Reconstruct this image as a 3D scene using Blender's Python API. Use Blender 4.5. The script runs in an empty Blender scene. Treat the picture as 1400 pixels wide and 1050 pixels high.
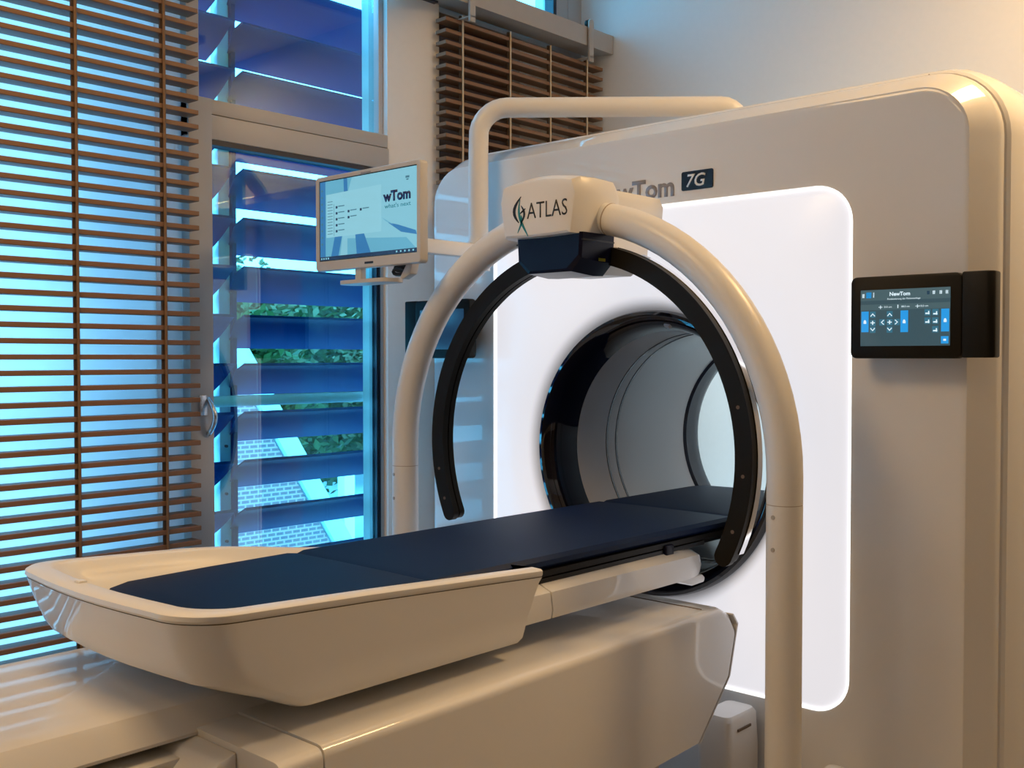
import bpy, bmesh, math, random
from mathutils import Vector, Matrix
random.seed(7)
S = bpy.context.scene
COL = S.collection
PI = math.pi

# ------------------------------------------------------------------ camera, sky, lights, exposure
cam_d = bpy.data.cameras.new('camera'); cam = bpy.data.objects.new('camera', cam_d); COL.objects.link(cam)
cam_d.sensor_width = 36.0; cam_d.lens = 36.0 * 1430.0 / 1400.0; cam_d.clip_start = .02
cam.location = (0, 0, 1.4)
cam.rotation_euler = (math.radians(90 - 1.44), 0, math.radians(42.5))
S.camera = cam

W = bpy.data.worlds.new('overcast_sky'); S.world = W; W.use_nodes = True
bg = W.node_tree.nodes['Background']
bg.inputs[0].default_value = (.21, .60, 1.0, 1); bg.inputs[1].default_value = 8.5

S.view_settings.view_transform = 'Standard'; S.view_settings.look = 'None'
S.view_settings.gamma = 1.0; S.view_settings.use_curve_mapping = False
S.view_settings.exposure = 0.0

WARM = (1.0, .64, .30)
CEIL = 3.42
LAMPS = [(-2.0, .3, 33, .95), (-.35, 3.25, 44, .56), (-1.85, -1.5, 9, .56)]
for i, (x, y, p, sz) in enumerate(LAMPS):
    d = bpy.data.lights.new('ceiling_lamp_light', 'AREA'); d.shape = 'SQUARE'; d.size = sz; d.energy = p; d.color = WARM
    o = bpy.data.objects.new('ceiling_lamp_light', d); COL.objects.link(o); o.location = (x, y, CEIL - .05)

# ------------------------------------------------------------------ materials
MATS = {}
def mat(name, col, rough=.5, metal=0, spec=.5, coat=0, emit=None, es=0, noise=None, bump=0):
    m = bpy.data.materials.new(name); m.use_nodes = True
    nt = m.node_tree; b = nt.nodes['Principled BSDF']
    b.inputs['Base Color'].default_value = (*col, 1); b.inputs['Roughness'].default_value = rough
    b.inputs['Metallic'].default_value = metal; b.inputs['Specular IOR Level'].default_value = spec
    b.inputs['Coat Weight'].default_value = coat; b.inputs['Coat Roughness'].default_value = .03
    if emit: b.inputs['Emission Color'].default_value = (*emit, 1); b.inputs['Emission Strength'].default_value = es
    if noise:      # (scale, amount)
        tc = nt.nodes.new('ShaderNodeTexCoord'); n = nt.nodes.new('ShaderNodeTexNoise'); n.inputs['Scale'].default_value = noise[0]
        n.inputs['Detail'].default_value = 4
        mp = nt.nodes.new('ShaderNodeMapping'); mp.inputs['Scale'].default_value = noise[2] if len(noise) > 2 else (1, 1, 1)
        r = nt.nodes.new('ShaderNodeMix'); r.data_type = 'RGBA'; r.blend_type = 'MIX'
        a = noise[1]
        r.inputs[6].default_value = (*[c * (1 - a) for c in col], 1); r.inputs[7].default_value = (*[min(1, c * (1 + a)) for c in col], 1)
        nt.links.new(tc.outputs['Object'], mp.inputs[0]); nt.links.new(mp.outputs[0], n.inputs['Vector'])
        nt.links.new(n.outputs[0], r.inputs[0]); nt.links.new(r.outputs[2], b.inputs['Base Color'])
        if bump:
            bp = nt.nodes.new('ShaderNodeBump'); bp.inputs['Strength'].default_value = bump; bp.inputs['Distance'].default_value = .002
            nt.links.new(n.outputs[0], bp.inputs['Height']); nt.links.new(bp.outputs[0], b.inputs['Normal'])
    MATS[name] = m
    return m
mat('shell_white', (.79, .78, .76), .38, spec=.35, coat=.75, noise=(3, .015))
mat('tube_white', (.78, .77, .75), .32, spec=.45, noise=(5, .015))
mat('wall_paint', (.82, .81, .79), .85, spec=.2, noise=(40, .02), bump=.05)
mat('wall_panel_brown', (.07, .048, .034), .5, noise=(6, .25, (1, 1, .1)))
mat('ceiling_paint', (.84, .82, .80), .9, spec=.1, noise=(30, .02))
mat('floor_vinyl', (.36, .34, .32), .35, noise=(25, .12))
mat('frame_paint', (.47, .46, .46), .45, noise=(8, .03))
mat('shaded_pane', (.075, .065, .085), .15, noise=(2, .1))  # dark colour stands in for the shaded view behind the short blind
mat('frame_dark', (.01, .015, .035), .4, noise=(8, .1))
mat('wood_slat', (.22, .115, .060), .5, noise=(18, .35, (1, .06, 1)), bump=.1)
mat('cord', (.20, .12, .07), .8, noise=(60, .2))
mat('cord_dark', (.07, .045, .03), .8, noise=(60, .2))
mat('tape_pale', (.62, .50, .36), .8, noise=(60, .2))
mat('metal_grey', (.42, .385, .35), .45, metal=.0, noise=(20, .05))
mat('chrome', (.85, .85, .87), .08, metal=1.0, noise=(20, .02))
mat('steel', (.62, .64, .68), .25, metal=.9, noise=(20, .04))
mat('black_gloss', (.006, .006, .008), .12, noise=(10, .1))
mat('black_satin', (.010, .009, .007), .45, spec=.18, noise=(14, .15))
mat('black_rubber', (.006, .006, .007), .5, noise=(14, .15))
mat('ring_glass', (.004, .004, .010), .06, coat=.6, noise=(10, .1))
mat('bore_grey', (.50, .515, .56), .22, spec=.6, noise=(4, .03))
mat('bore_dark', (.05, .06, .09), .15, noise=(6, .1))
mat('navy_pad', (.003, .016, .064), .55, spec=.2, noise=(90, .12), bump=.06)
mat('pod_blue', (.003, .004, .022), .3, spec=.2, noise=(6, .1))
mat('seam_soft', (.42, .35, .28), .7, noise=(20, .1))
mat('seam', (.16, .12, .09), .8, noise=(20, .1))
mat('letter_grey', (.30, .29, .31), .4, noise=(20, .03))
mat('letter_black', (.012, .012, .016), .4, noise=(20, .03))
mat('letter_white', (.85, .85, .85), .4, noise=(20, .03))
mat('teal', (.01, .22, .26), .4, noise=(20, .05))
mat('yellow', (.22, .20, .01), .4, noise=(20, .05))
mat('monitor_white', (.58, .565, .55), .35, noise=(12, .02))
mat('louvre_post', (.70, .74, .74), .45, noise=(10, .05))
mat('coping', (.52, .62, .64), .8, noise=(6, .1))
mat('pavement', (.50, .54, .55), .9, noise=(3, .15))
mat('bark', (.10, .075, .05), .9, noise=(12, .3))
mat('leaf', (.035, .085, .015), .6, noise=(3, .5))
mat('leaf_pale', (.12, .13, .05), .6, noise=(3, .5))

def node_mat(name, build):
    m = bpy.data.materials.new(name); m.use_nodes = True; nt = m.node_tree
    nt.nodes.clear(); out = nt.nodes.new('ShaderNodeOutputMaterial'); build(nt, out); MATS[name] = m
def N(nt, t, **kw):
    n = nt.nodes.new(t)
    for k, v in kw.items(): n.inputs[k].default_value = v
    return n
def glass(nt, out):
    tr = N(nt, 'ShaderNodeBsdfTransparent', Color=(.62, .96, 1.0, 1)); gl = N(nt, 'ShaderNodeBsdfGlossy', Roughness=.01)
    mx = N(nt, 'ShaderNodeMixShader', Fac=.085)
    nt.links.new(tr.outputs[0], mx.inputs[1]); nt.links.new(gl.outputs[0], mx.inputs[2])
    nt.links.new(mx.outputs[0], out.inputs[0])
node_mat('window_glass', glass)
def frosted(nt, out, dif=.15):
    tc = nt.nodes.new('ShaderNodeTexCoord'); n = N(nt, 'ShaderNodeTexNoise', Scale=2.0)
    cr = nt.nodes.new('ShaderNodeMix'); cr.data_type = 'RGBA'
    cr.inputs[6].default_value = (.70, .71, .71, 1); cr.inputs[7].default_value = (.77, .76, .75, 1)
    nt.links.new(tc.outputs['Object'], n.inputs['Vector']); nt.links.new(n.outputs[0], cr.inputs[0])
    tl = nt.nodes.new('ShaderNodeBsdfTranslucent'); df = N(nt, 'ShaderNodeBsdfDiffuse', Color=(.75, .78, .8, 1))
    nt.links.new(cr.outputs[2], tl.inputs[0])
    mx = N(nt, 'ShaderNodeMixShader', Fac=dif)
    nt.links.new(tl.outputs[0], mx.inputs[1]); nt.links.new(df.outputs[0], mx.inputs[2]); nt.links.new(mx.outputs[0], out.inputs[0])
node_mat('frosted_glass', frosted); node_mat('frosted_strip', lambda nt, out: frosted(nt, out, .5))
def blade(nt, out):
    tc = nt.nodes.new('ShaderNodeTexCoord'); mp = N(nt, 'ShaderNodeMapping', Scale=(1, .3, 12)); n = N(nt, 'ShaderNodeTexNoise', Scale=4.0)
    nt.links.new(tc.outputs['Object'], mp.inputs[0]); nt.links.new(mp.outputs[0], n.inputs['Vector'])
    cr = nt.nodes.new('ShaderNodeMix'); cr.data_type = 'RGBA'
    cr.inputs[6].default_value = (.0, .080, .235, 1); cr.inputs[7].default_value = (.0, .100, .285, 1)
    nt.links.new(n.outputs[0], cr.inputs[0])
    tl = nt.nodes.new('ShaderNodeBsdfTranslucent'); nt.links.new(cr.outputs[2], tl.inputs[0])
    pb = N(nt, 'ShaderNodeBsdfPrincipled', Roughness=.3); pb.inputs['Specular IOR Level'].default_value = .06; nt.links.new(cr.outputs[2], pb.inputs['Base Color'])
    mx = N(nt, 'ShaderNodeMixShader', Fac=.5)
    nt.links.new(tl.outputs[0], mx.inputs[1]); nt.links.new(pb.outputs[0], mx.inputs[2]); nt.links.new(mx.outputs[0], out.inputs[0])
node_mat('blue_blade', blade)
def brick(nt, out):
    tc = nt.nodes.new('ShaderNodeTexCoord'); mp = nt.nodes.new('ShaderNodeMapping'); mp.inputs['Rotation'].default_value = (0, 0, 0)
    sx = nt.nodes.new('ShaderNodeSeparateXYZ'); cb = nt.nodes.new('ShaderNodeCombineXYZ')
    nt.links.new(tc.outputs['Object'], sx.inputs[0]); nt.links.new(sx.outputs[1], cb.inputs[0]); nt.links.new(sx.outputs[2], cb.inputs[1])
    br = N(nt, 'ShaderNodeTexBrick', Scale=1.0); br.inputs['Color1'].default_value = (.20, .10, .10, 1); br.inputs['Color2'].default_value = (.15, .085, .10, 1)
    br.inputs['Mortar'].default_value = (.42, .24, .22, 1); br.inputs['Mortar Size'].default_value = .011
    br.inputs['Brick Width'].default_value = .125; br.inputs['Row Height'].default_value = .056
    nt.links.new(cb.outputs[0], br.inputs['Vector'])
    pb = N(nt, 'ShaderNodeBsdfPrincipled', Roughness=.9); nt.links.new(br.outputs[0], pb.inputs['Base Color']); nt.links.new(pb.outputs[0], out.inputs[0])
node_mat('brickwork', brick)
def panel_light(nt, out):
    # backlit diffuser: shade where it curls into the bore is painted in as dimmer emission
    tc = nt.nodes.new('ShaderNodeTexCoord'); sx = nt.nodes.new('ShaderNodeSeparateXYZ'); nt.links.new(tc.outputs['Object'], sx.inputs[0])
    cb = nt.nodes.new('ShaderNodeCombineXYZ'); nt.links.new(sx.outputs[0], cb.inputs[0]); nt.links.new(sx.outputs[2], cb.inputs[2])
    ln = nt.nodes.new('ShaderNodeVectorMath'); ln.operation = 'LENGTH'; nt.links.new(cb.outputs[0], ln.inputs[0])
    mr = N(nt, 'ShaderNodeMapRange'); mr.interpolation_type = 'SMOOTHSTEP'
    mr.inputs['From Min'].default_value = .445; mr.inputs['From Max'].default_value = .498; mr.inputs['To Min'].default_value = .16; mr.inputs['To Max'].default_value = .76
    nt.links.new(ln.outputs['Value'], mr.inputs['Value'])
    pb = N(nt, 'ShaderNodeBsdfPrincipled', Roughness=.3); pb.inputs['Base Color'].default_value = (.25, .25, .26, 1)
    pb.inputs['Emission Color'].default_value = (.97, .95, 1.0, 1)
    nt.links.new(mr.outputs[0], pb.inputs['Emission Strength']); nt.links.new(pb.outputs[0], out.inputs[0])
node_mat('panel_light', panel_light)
mat('fill_glow', (.5, .5, .5), .4, emit=(.58, .84, 1.0), es=3.0)
mat('panel_rim_light', (.8, .8, .8), .3, emit=(1, .99, 1), es=1.15)
mat('lamp_emit', (.8, .8, .8), .5, emit=WARM, es=2.0)
def emis(name, col, s, rough=.15):
    mat(name, (.01, .012, .015), rough, emit=col, es=s)
emis('scr_sky', (.16, .52, .72), .75); emis('scr_sky_light', (.28, .66, .80), .78); emis('scr_window', (.30, .66, .78), .85)
emis('scr_blue', (.04, .22, .50), .8); emis('scr_dark', (.02, .05, .12), .6); emis('scr_navy', (.008, .012, .06), .8)
emis('scr_line', (.07, .22, .30), .8); emis('scr_teal', (.015, .20, .26), .8)
emis('ui_bg', (.035, .085, .11), .9); emis('ui_top', (.06, .12, .14), .9); emis('ui_blue', (.01, .33, .80), .95)
emis('ui_white', (.75, .92, 1.0), .95); emis('ui_btn', (.03, .17, .26), .9); emis('ui_off', (.02, .06, .14), .5)

# ------------------------------------------------------------------ mesh helpers
def tagp(o, label=None, cat=None, group=None, kind=None):
    if label: o['label'] = label
    if cat: o['category'] = cat
    if group: o['group'] = group
    if kind: o['kind'] = kind
    return o
def empty(name, loc=(0, 0, 0)):
    o = bpy.data.objects.new(name, None); COL.objects.link(o); o.location = loc; o.empty_display_size = .1
    return o
def link(name, me, m, parent=None, smooth=True, angle=35):
    o = bpy.data.objects.new(name, me); COL.objects.link(o)
    if m:
        me.materials.clear(); me.materials.append(MATS[m])
    if smooth:
        for p in me.polygons: p.use_smooth = True
        me.set_sharp_from_angle(angle=math.radians(angle))
    if parent:
        o.parent = parent
        o.matrix_parent_inverse = Matrix.Translation(-parent_world(parent))
    return o
def parent_world(p):
    v = Vector(p.location)
    if p.parent: v = v + parent_world(p.parent) + p.matrix_parent_inverse.translation
    return v
def fin(bm, name, m, parent=None, smooth=True, angle=35, rec=True):
    if rec: bmesh.ops.recalc_face_normals(bm, faces=bm.faces)
    me = bpy.data.meshes.new(name); bm.to_mesh(me); bm.free()
    return link(name, me, m, parent, smooth, angle)
def box_bm(bm, x0, x1, y0, y1, z0, z1, bev=0, seg=2):
    v = [bm.verts.new((x, y, z)) for x in (x0, x1) for y in (y0, y1) for z in (z0, z1)]
    fs = [bm.faces.new([v[i] for i in q]) for q in ((0, 1, 3, 2), (4, 6, 7, 5), (0, 4, 5, 1), (2, 3, 7, 6), (0, 2, 6, 4), (1, 5, 7, 3))]
    if bev:
        bmesh.ops.recalc_face_normals(bm, faces=fs)
        es = list({e for f in fs for e in f.edges})
        bmesh.ops.bevel(bm, geom=es, offset=bev, segments=seg, profile=.5, affect='EDGES')
def box(name, m, parent, x0, x1, y0, y1, z0, z1, bev=0, seg=2):
    bm = bmesh.new(); box_bm(bm, x0, x1, y0, y1, z0, z1, bev, seg)
    return fin(bm, name, m, parent)
def loft(bm, loops, cap0=True, cap1=True, closed=True):
    vs = [[bm.verts.new(p) for p in L] for L in loops]
    for a, b in zip(vs, vs[1:]):
        n = len(a)
        for i in range(n if closed else n - 1):
            j = (i + 1) % n
            try: bm.faces.new((a[i], a[j], b[j], b[i]))
            except ValueError: pass
    if cap0: bm.faces.new(vs[0][::-1])
    if cap1: bm.faces.new(vs[-1])
    return vs
def rrect(cx, cz, hx, hz, r, n=8):
    # rounded rectangle, counter-clockwise in (u, v)
    pts = []
    for sx, sz, a0 in ((1, 1, 0), (-1, 1, 90), (-1, -1, 180), (1, -1, 270)):
        for k in range(n + 1):
            a = math.radians(a0 + 90 * k / n)
            pts.append((cx + sx * (hx - r) + r * math.cos(a), cz + sz * (hz - r) + r * math.sin(a)))
    return pts
def tube(bm, path, r, n=16, cap=True, r1=None):
    path = [Vector(p) for p in path]; loops = []
    up = None
    for i, p in enumerate(path):
        t = (path[min(i + 1, len(path) - 1)] - path[max(i - 1, 0)]).normalized()
        if up is None:
            up = t.orthogonal().normalized()
        up = (up - t * up.dot(t)).normalized(); s = t.cross(up)
        rr = r if r1 is None else r + (r1 - r) * i / (len(path) - 1)
        loops.append([p + (up * math.cos(2 * PI * k / n) + s * math.sin(2 * PI * k / n)) * rr for k in range(n)])
    loft(bm, loops, cap, cap)
def tube_obj(name, m, parent, path, r, n=16, r1=None):
    bm = bmesh.new(); tube(bm, path, r, n, True, r1); return fin(bm, name, m, parent, angle=60)
def prism(bm, pts, axis, a, b):
    # extrude a 2-D polygon along an axis; pts in the two other axes (x,y,z order)
    def P(u, v, w): return {'x': (w, u, v), 'y': (u, w, v), 'z': (u, v, w)}[axis]
    loft(bm, [[P(u, v, a) for u, v in pts], [P(u, v, b) for u, v in pts]])
def prism_obj(name, m, parent, pts, axis, a, b, bev=0, seg=2, angle=35):
    bm = bmesh.new(); prism(bm, pts, axis, a, b)
    bmesh.ops.recalc_face_normals(bm, faces=bm.faces)
    if bev: bmesh.ops.bevel(bm, geom=list(bm.edges), offset=bev, segments=seg, profile=.5, affect='EDGES')
    return fin(bm, name, m, parent, angle=angle)
def arc(cx, cy, r, a0, a1, n):
    return [(cx + r * math.cos(math.radians(a0 + (a1 - a0) * k / n)), cy + r * math.sin(math.radians(a0 + (a1 - a0) * k / n))) for k in range(n + 1)]
def text_obj(name, body, m, parent, x0, x1, y, zbase, cap_h, bold=0, extr=.0006, shear=0):
    # flat lettering facing -Y, fitted between x0 and x1, cap height cap_h
    c = bpy.data.curves.new(name, 'FONT'); c.body = body; c.size = 1; c.offset = bold; c.shear = shear; c.resolution_u = 3
    t = bpy.data.objects.new(name, c); COL.objects.link(t)
    bpy.context.view_layer.update()
    me = bpy.data.meshes.new_from_object(t.evaluated_get(bpy.context.evaluated_depsgraph_get()))
    bpy.data.objects.remove(t); bpy.data.curves.remove(c)
    xs = [v.co.x for v in me.vertices]
    lo, hi = min(xs), max(xs); k = (x1 - x0) / (hi - lo); kz = cap_h / .69
    for v in me.vertices:
        v.co = ((v.co.x - lo) * k + x0, y, v.co.y * kz + zbase)
    bm = bmesh.new(); bm.from_mesh(me)
    r = bmesh.ops.extrude_face_region(bm, geom=list(bm.faces))
    for g in r['geom']:
        if isinstance(g, bmesh.types.BMVert): g.co.y -= extr
    bm.to_mesh(me); bm.free(); me.name = name
    return link(name, me, m, parent, smooth=False)
def plate(name, m, parent, x0, x1, y, z0, z1, t=.001, r=0):
    if r:
        return prism_obj(name, m, parent, rrect((x0 + x1) / 2, (z0 + z1) / 2, abs(x1 - x0) / 2, (z1 - z0) / 2, r, 5), 'y', y - t, y)
    return box(name, m, parent, x0, x1, y - t, y, z0, z1)
def struct(o): o['kind'] = 'structure'; return o

# ------------------------------------------------------------------ room shell
XW = -3.25; YB = 4.05; XR = 1.6; YR = -2.6
struct(box('floor', 'floor_vinyl', None, XW - .3, XR + .1, YR - .1, YB + .1, -.1, 0))
struct(box('ceiling', 'ceiling_paint', None, XW - .3, XR + .1, YR - .1, YB + .1, CEIL, CEIL + .1))
struct(box('wall_back', 'wall_paint', None, XW - .3, XR + .1, YB, YB + .12, 0, CEIL))
wr = struct(box('wall_right', 'wall_paint', None, XR, XR + .1, YR, YB, 0, CEIL))
o = box('lower_panel', 'wall_panel_brown', wr, XR - .03, XR - .002, YR + .01, YB - .01, .02, 2.45, .004)
struct(box('wall_rear', 'wall_paint', None, XW - .3, XR + .1, YR - .12, YR, 0, CEIL))
# window wall: piers, sill and lintel around three openings
TOPW = 3.30
wl = struct(prism_obj('wall_left', 'wall_paint', None, [(XW - .16, 2.80), (XW, 2.80), (XW + .072, 2.97), (XW + .072, 3.02), (XW - .16, 3.02)], 'z', 0, TOPW))
box('lintel', 'wall_paint', wl, XW - .16, XW, YR, YB, TOPW, CEIL)
box('pier', 'wall_paint', wl, XW - .16, XW, YR, -1.2, 0, TOPW)
box('sill_wall', 'wall_paint', wl, XW - .16, XW, -1.2, 2.80, 0, .12)
box('sill_wall', 'wall_paint', wl, XW - .16, XW, 3.02, YB, 0, .12)
box('pier', 'frame_paint', wl, XW - .16, XW, 3.95, YB, .12, TOPW)
box('pier', 'wall_paint', wl, XW - .16, XW, 3.60, 3.95, .12, 2.86)

# ------------------------------------------------------------------ window 1: clear casement and the light above it
w1 = struct(empty('window_1', (XW, 2.4, .12)))
box('stile', 'frame_paint', w1, XW - .06, XW + .012, 1.90, 1.992, .14, 2.30, .004)
box('stile', 'frame_paint', w1, XW - .09, XW - .025, 2.776, 2.80, .14, TOPW, .003)
box('gasket', 'frame_dark', w1, XW - .05, XW - .02, 2.757, 2.763, .14, 2.15)
box('gasket', 'frame_dark', w1, XW - .05, XW - .018, 2.770, 2.775, .14, 2.15)
box('transom', 'frame_paint', w1, XW - .06, XW + .01, 1.90, 2.80, 2.16, 2.245, .004)
box('transom', 'frame_paint', w1, XW - .06, XW + .004, 1.90, 2.80, 2.248, 2.30, .004)
box('gasket', 'frame_dark', w1, XW - .05, XW + .006, 1.992, 2.757, 2.142, 2.16)
box('bottom_rail', 'frame_paint', w1, XW - .06, XW + .01, 1.992, 2.757, .14, .25, .004)
box('stile', 'frame_paint', w1, XW - .06, XW, 1.90, 1.95, 2.30, TOPW, .004)
box('pane', 'window_glass', w1, XW - .045, XW - .033, 1.992, 2.757, .25, 2.142)
box('pane', 'window_glass', w1, XW - .045, XW - .033, 1.95, 2.757, 2.30, TOPW)
hb = bmesh.new()
tube(hb, [(XW + .014 + .045 * math.sin(PI * k / 12), 1.966, 1.258 - .125 * k / 12) for k in range(13)], .009, 10)
hd = fin(hb, 'handle', 'steel', w1, angle=60)
box('handle_plate', 'steel', w1, XW + .012, XW + .02, 1.93, 1.962, 1.20, 1.27, .003)

# window 2: frosted pane behind the wide blind
w2 = struct(empty('window_2', (XW, .4, .12)))
box('edge_strip', 'frosted_strip', w2, XW - .045, XW - .028, 1.80, 1.895, .16, TOPW - .02)
box('pane', 'frosted_glass', w2, XW - .045, XW - .03, -1.15, 1.798, .16, TOPW - .02)
box('stile', 'frame_paint', w2, XW - .06, XW, -1.2, -1.14, .12, TOPW, .004)
# window 3: behind the short blind, with a clerestory over the rail
w3 = struct(empty('window_3', (XW, 3.4, .12)))
box('stile', 'frame_paint', w3, XW - .06, XW, 3.02, 3.07, .12, TOPW, .004)
box('stile', 'frame_paint', w3, XW - .06, XW, 3.55, 3.60, .12, 2.86, .004)
box('transom', 'frame_paint', w3, XW - .07, XW + .01, 3.02, 3.95, 2.86, 2.95, .004)
box('stile', 'frame_paint', w3, XW - .06, XW, 3.86, 3.95, 2.95, TOPW, .004)
box('gasket', 'frame_dark', w3, XW - .05, XW + .003, 3.835, 3.858, 2.95, TOPW)
box('pane', 'shaded_pane', w3, XW - .045, XW - .033, 3.07, 3.55, .14, 2.86)
box('pane', 'window_glass', w3, XW - .045, XW - .033, 3.07, 3.86, 2.95, TOPW)

# ------------------------------------------------------------------ outside: louvres, guard rail, trees, brick house
def louvre(name, label, y0, y1, zs, bolts):
    t = empty(name, (-3.62, (y0 + y1) / 2, 0)); tagp(t, label, 'louvre', 'outside louvre screens')
    sec = []
    n = 6
    for k in range(n + 1):
        u = k / n; sec.append((-3.50 - .160 * u, -.118 * u - .008 * math.sin(PI * u)))
    under = [(x - .004, z - .007) for x, z in sec[::-1]]
    lip = [(-3.492, .004), (-3.486, -.006)]
    pts = [lip[0]] + sec + under + [lip[1]]
    bm = bmesh.new(); 
    def skew(x, e): return max(0, (x + 3.69) / .19) * e
    loft(bm, [[(x, y0 - skew(x, .062) + (.03 if z > -.012 else 0), z) for x, z in pts], [(x, y0 - skew(x, .02) + .03, z) for x, z in pts], [(x, y1 - .02, z) for x, z in pts], [(x, y1 + skew(x, .02), z) for x, z in pts]])
    bmesh.ops.recalc_face_normals(bm, faces=bm.faces)
    me = bpy.data.meshes.new('louvre_blade'); bm.to_mesh(me); bm.free(); me.materials.append(MATS['blue_blade'])
    for p in me.polygons: p.use_smooth = True
    me.set_sharp_from_angle(angle=math.radians(40))
    for z in zs:
        b = bpy.data.objects.new('louvre_blade', me); COL.objects.link(b); b.parent = t
        b.matrix_parent_inverse = Matrix.Translation(-t.location); b.location = (0, 0, z)
    for (py, w) in bolts:
        p = box('louvre_post', 'louvre_post', t, -3.66, -3.61, py - w, py + w, -1.0, 3.6, .006)
        for z in [.30 + .094 * k for k in range(10)]:
            tube_obj('bolt', 'frame_dark', p, [(-3.61, py, z), (-3.600, py, z)], .006, 6)
        box('blade_bracket', 'blue_blade', t, -3.64, -3.60, py + w + .004, py + w + .022, -1.0, 3.6)
    return t
zs = [1.375 + .187 * k for k in range(-9, 9)]
louvre('louvre_screen', 'blue louvre blades outside the clear window, between two pale posts', 2.315, 3.005, zs, [(2.27, .026), (3.045, .026)])
louvre('louvre_screen', 'narrow strip of blue louvre blades left of the pale post, beside the window handle', 1.55, 2.225, [z - .0 for z in zs], [(1.5, .026)])
g = tube_obj('guard_rail', 'louvre_post', None, [(-3.45, 1.2, 1.236), (-3.45, 3.1, 1.236)], .021, 14)
tagp(g, 'pale blue horizontal guard rail tube outside the clear window', 'rail')

struct(box('ground', 'pavement', None, -60, -3.9, -30, 60, -3.6, -3.5))
h = empty('brick_house', (-11, 7, -3.5)); tagp(h, 'brick gable wall with pale sloping coping beyond the window', 'building')
prism_obj('gable_wall', 'brickwork', h, [(2.0, -3.5), (9.9, -3.5), (9.9, -3.3), (7.52, .50), (6.9, 1.5), (2.0, 1.5)], 'x', -14, -11)
prism_obj('coping', 'coping', h, [(9.95, -3.33), (10.25, -3.33), (6.98, 1.90), (6.68, 1.90)], 'x', -14.05, -10.94, .01)
box('flat_roof', 'coping', h, -13.5, -10.2, 8.6, 12.5, -1.9, -1.75, .01)
box('white_post', 'wall_paint', h, -11.2, -11.05, 8.75, 8.93, -1.75, .05, .01)

def tree(label, loc, rx, rz, n, leafm, lsz, seed, group):
    rnd = random.Random(seed)
    t = empty('leafy_tree', loc); tagp(t, label, 'tree', group)
    x, y, z = loc
    tb = bmesh.new(); tube(tb, [(x, y, z), (x + .1, y, z + rz * .6), (x, y + .15, z + rz * 1.2)], .16, 8, True, .04)
    for k in range(7):
        a = rnd.uniform(0, 2 * PI); q = rnd.uniform(.5, 1.0)
        tube(tb, [(x, y, z + rz * q), (x + rx * .7 * math.cos(a), y + rx * .7 * math.sin(a), z + rz * (q + .55))], .05, 6, True, .015)
    fin(tb, 'trunk', 'bark', t)
    vs, fs = [], []
    clumps = []
    for k in range(26):
        d = Vector((rnd.gauss(0, 1), rnd.gauss(0, 1), rnd.gauss(0, 1))).normalized() * rnd.uniform(.3, 1) ** .5
        clumps.append(Vector((x + d.x * rx, y + d.y * rx, z + rz * 1.2 + d.z * rz)))
    for k in range(n):
        c = clumps[rnd.randrange(len(clumps))]
        p = c + Vector((rnd.gauss(0, 1), rnd.gauss(0, 1), rnd.gauss(0, 1))) * rx * .24
        u = Vector((rnd.gauss(0, 1), rnd.gauss(0, 1), rnd.gauss(0, .6))).normalized(); w = u.orthogonal().normalized()
        s = lsz * rnd.uniform(.6, 1.3); b = len(vs)
        vs += [p - u * s, p + w * s * .5, p + u * s, p - w * s * .5]; fs.append((b, b + 1, b + 2, b + 3))
    me = bpy.data.meshes.new('foliage'); me.from_pydata([tuple(v) for v in vs], [], fs)
    f = link('foliage', me, leafm, t, smooth=False); f['kind'] = 'stuff'
tr = [('dense green tree outside, left of the guard rail gap', (-19.5, 8.6, -3.5), 1.9, 2.6, 'leaf', 1),
      ('dense green tree outside, in the middle of the clear window', (-23.5, 14.9, -3.5), 1.9, 2.5, 'leaf', 2),
      ('dense green tree outside, beside the right louvre post', (-19.5, 20.4, -3.5), 1.8, 2.3, 'leaf', 3),
      ('pale thin-leaved tree outside, rising above the darker trees', (-30.5, 18.5, -3.5), 2.4, 3.4, 'leaf_pale', 4),
      ('pale bushy tree outside, farthest behind the brick gable', (-30, 28, -3.5), 2.6, 3.4, 'leaf_pale', 5)]
for lb, lc, rx, rz, lm, sd in tr: tree(lb, lc, rx * 1.05, rz, 17000, lm, .17, sd, 'trees beyond the window')

hg_ = empty('garden_hedge', (-35, 20, -3.5)); tagp(hg_, 'tall clipped green hedge closing the garden far behind the trees', 'hedge')
rnd = random.Random(11); bm = bmesh.new(); rows = []
for iz in range(9):
    rows.append([(-35.4 + rnd.uniform(-.25, .25), 4 + 2.0 * k, -3.5 + iz * .92 + (rnd.uniform(-.25, .25) if iz else 0)) for k in range(22)])
loft(bm, rows + [[(-37, y, z) for _, y, z in rows[-1]], [(-37, y, -3.5) for _, y, z in rows[-1]]], False, False, closed=False)
fin(bm, 'core', 'leaf', hg_)
vs, fs = [], []
for k in range(16000):
    p = Vector((rnd.gauss(-35.2, .22), rnd.uniform(4, 46), -3.5 + 7.7 * rnd.random() ** .8)); u = Vector((rnd.gauss(0, 1), rnd.gauss(0, 1), rnd.gauss(0, .6))).normalized(); w_ = u.orthogonal().normalized()
    q = .22 * rnd.uniform(.6, 1.3); b = len(vs); vs += [tuple(p - u * q), tuple(p + w_ * q * .5), tuple(p + u * q), tuple(p - w_ * q * .5)]; fs.append((b, b + 1, b + 2, b + 3))
me = bpy.data.meshes.new('foliage'); me.from_pydata(vs, [], fs); f = link('foliage', me, 'leaf', hg_, smooth=False); f['kind'] = 'stuff'

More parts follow.
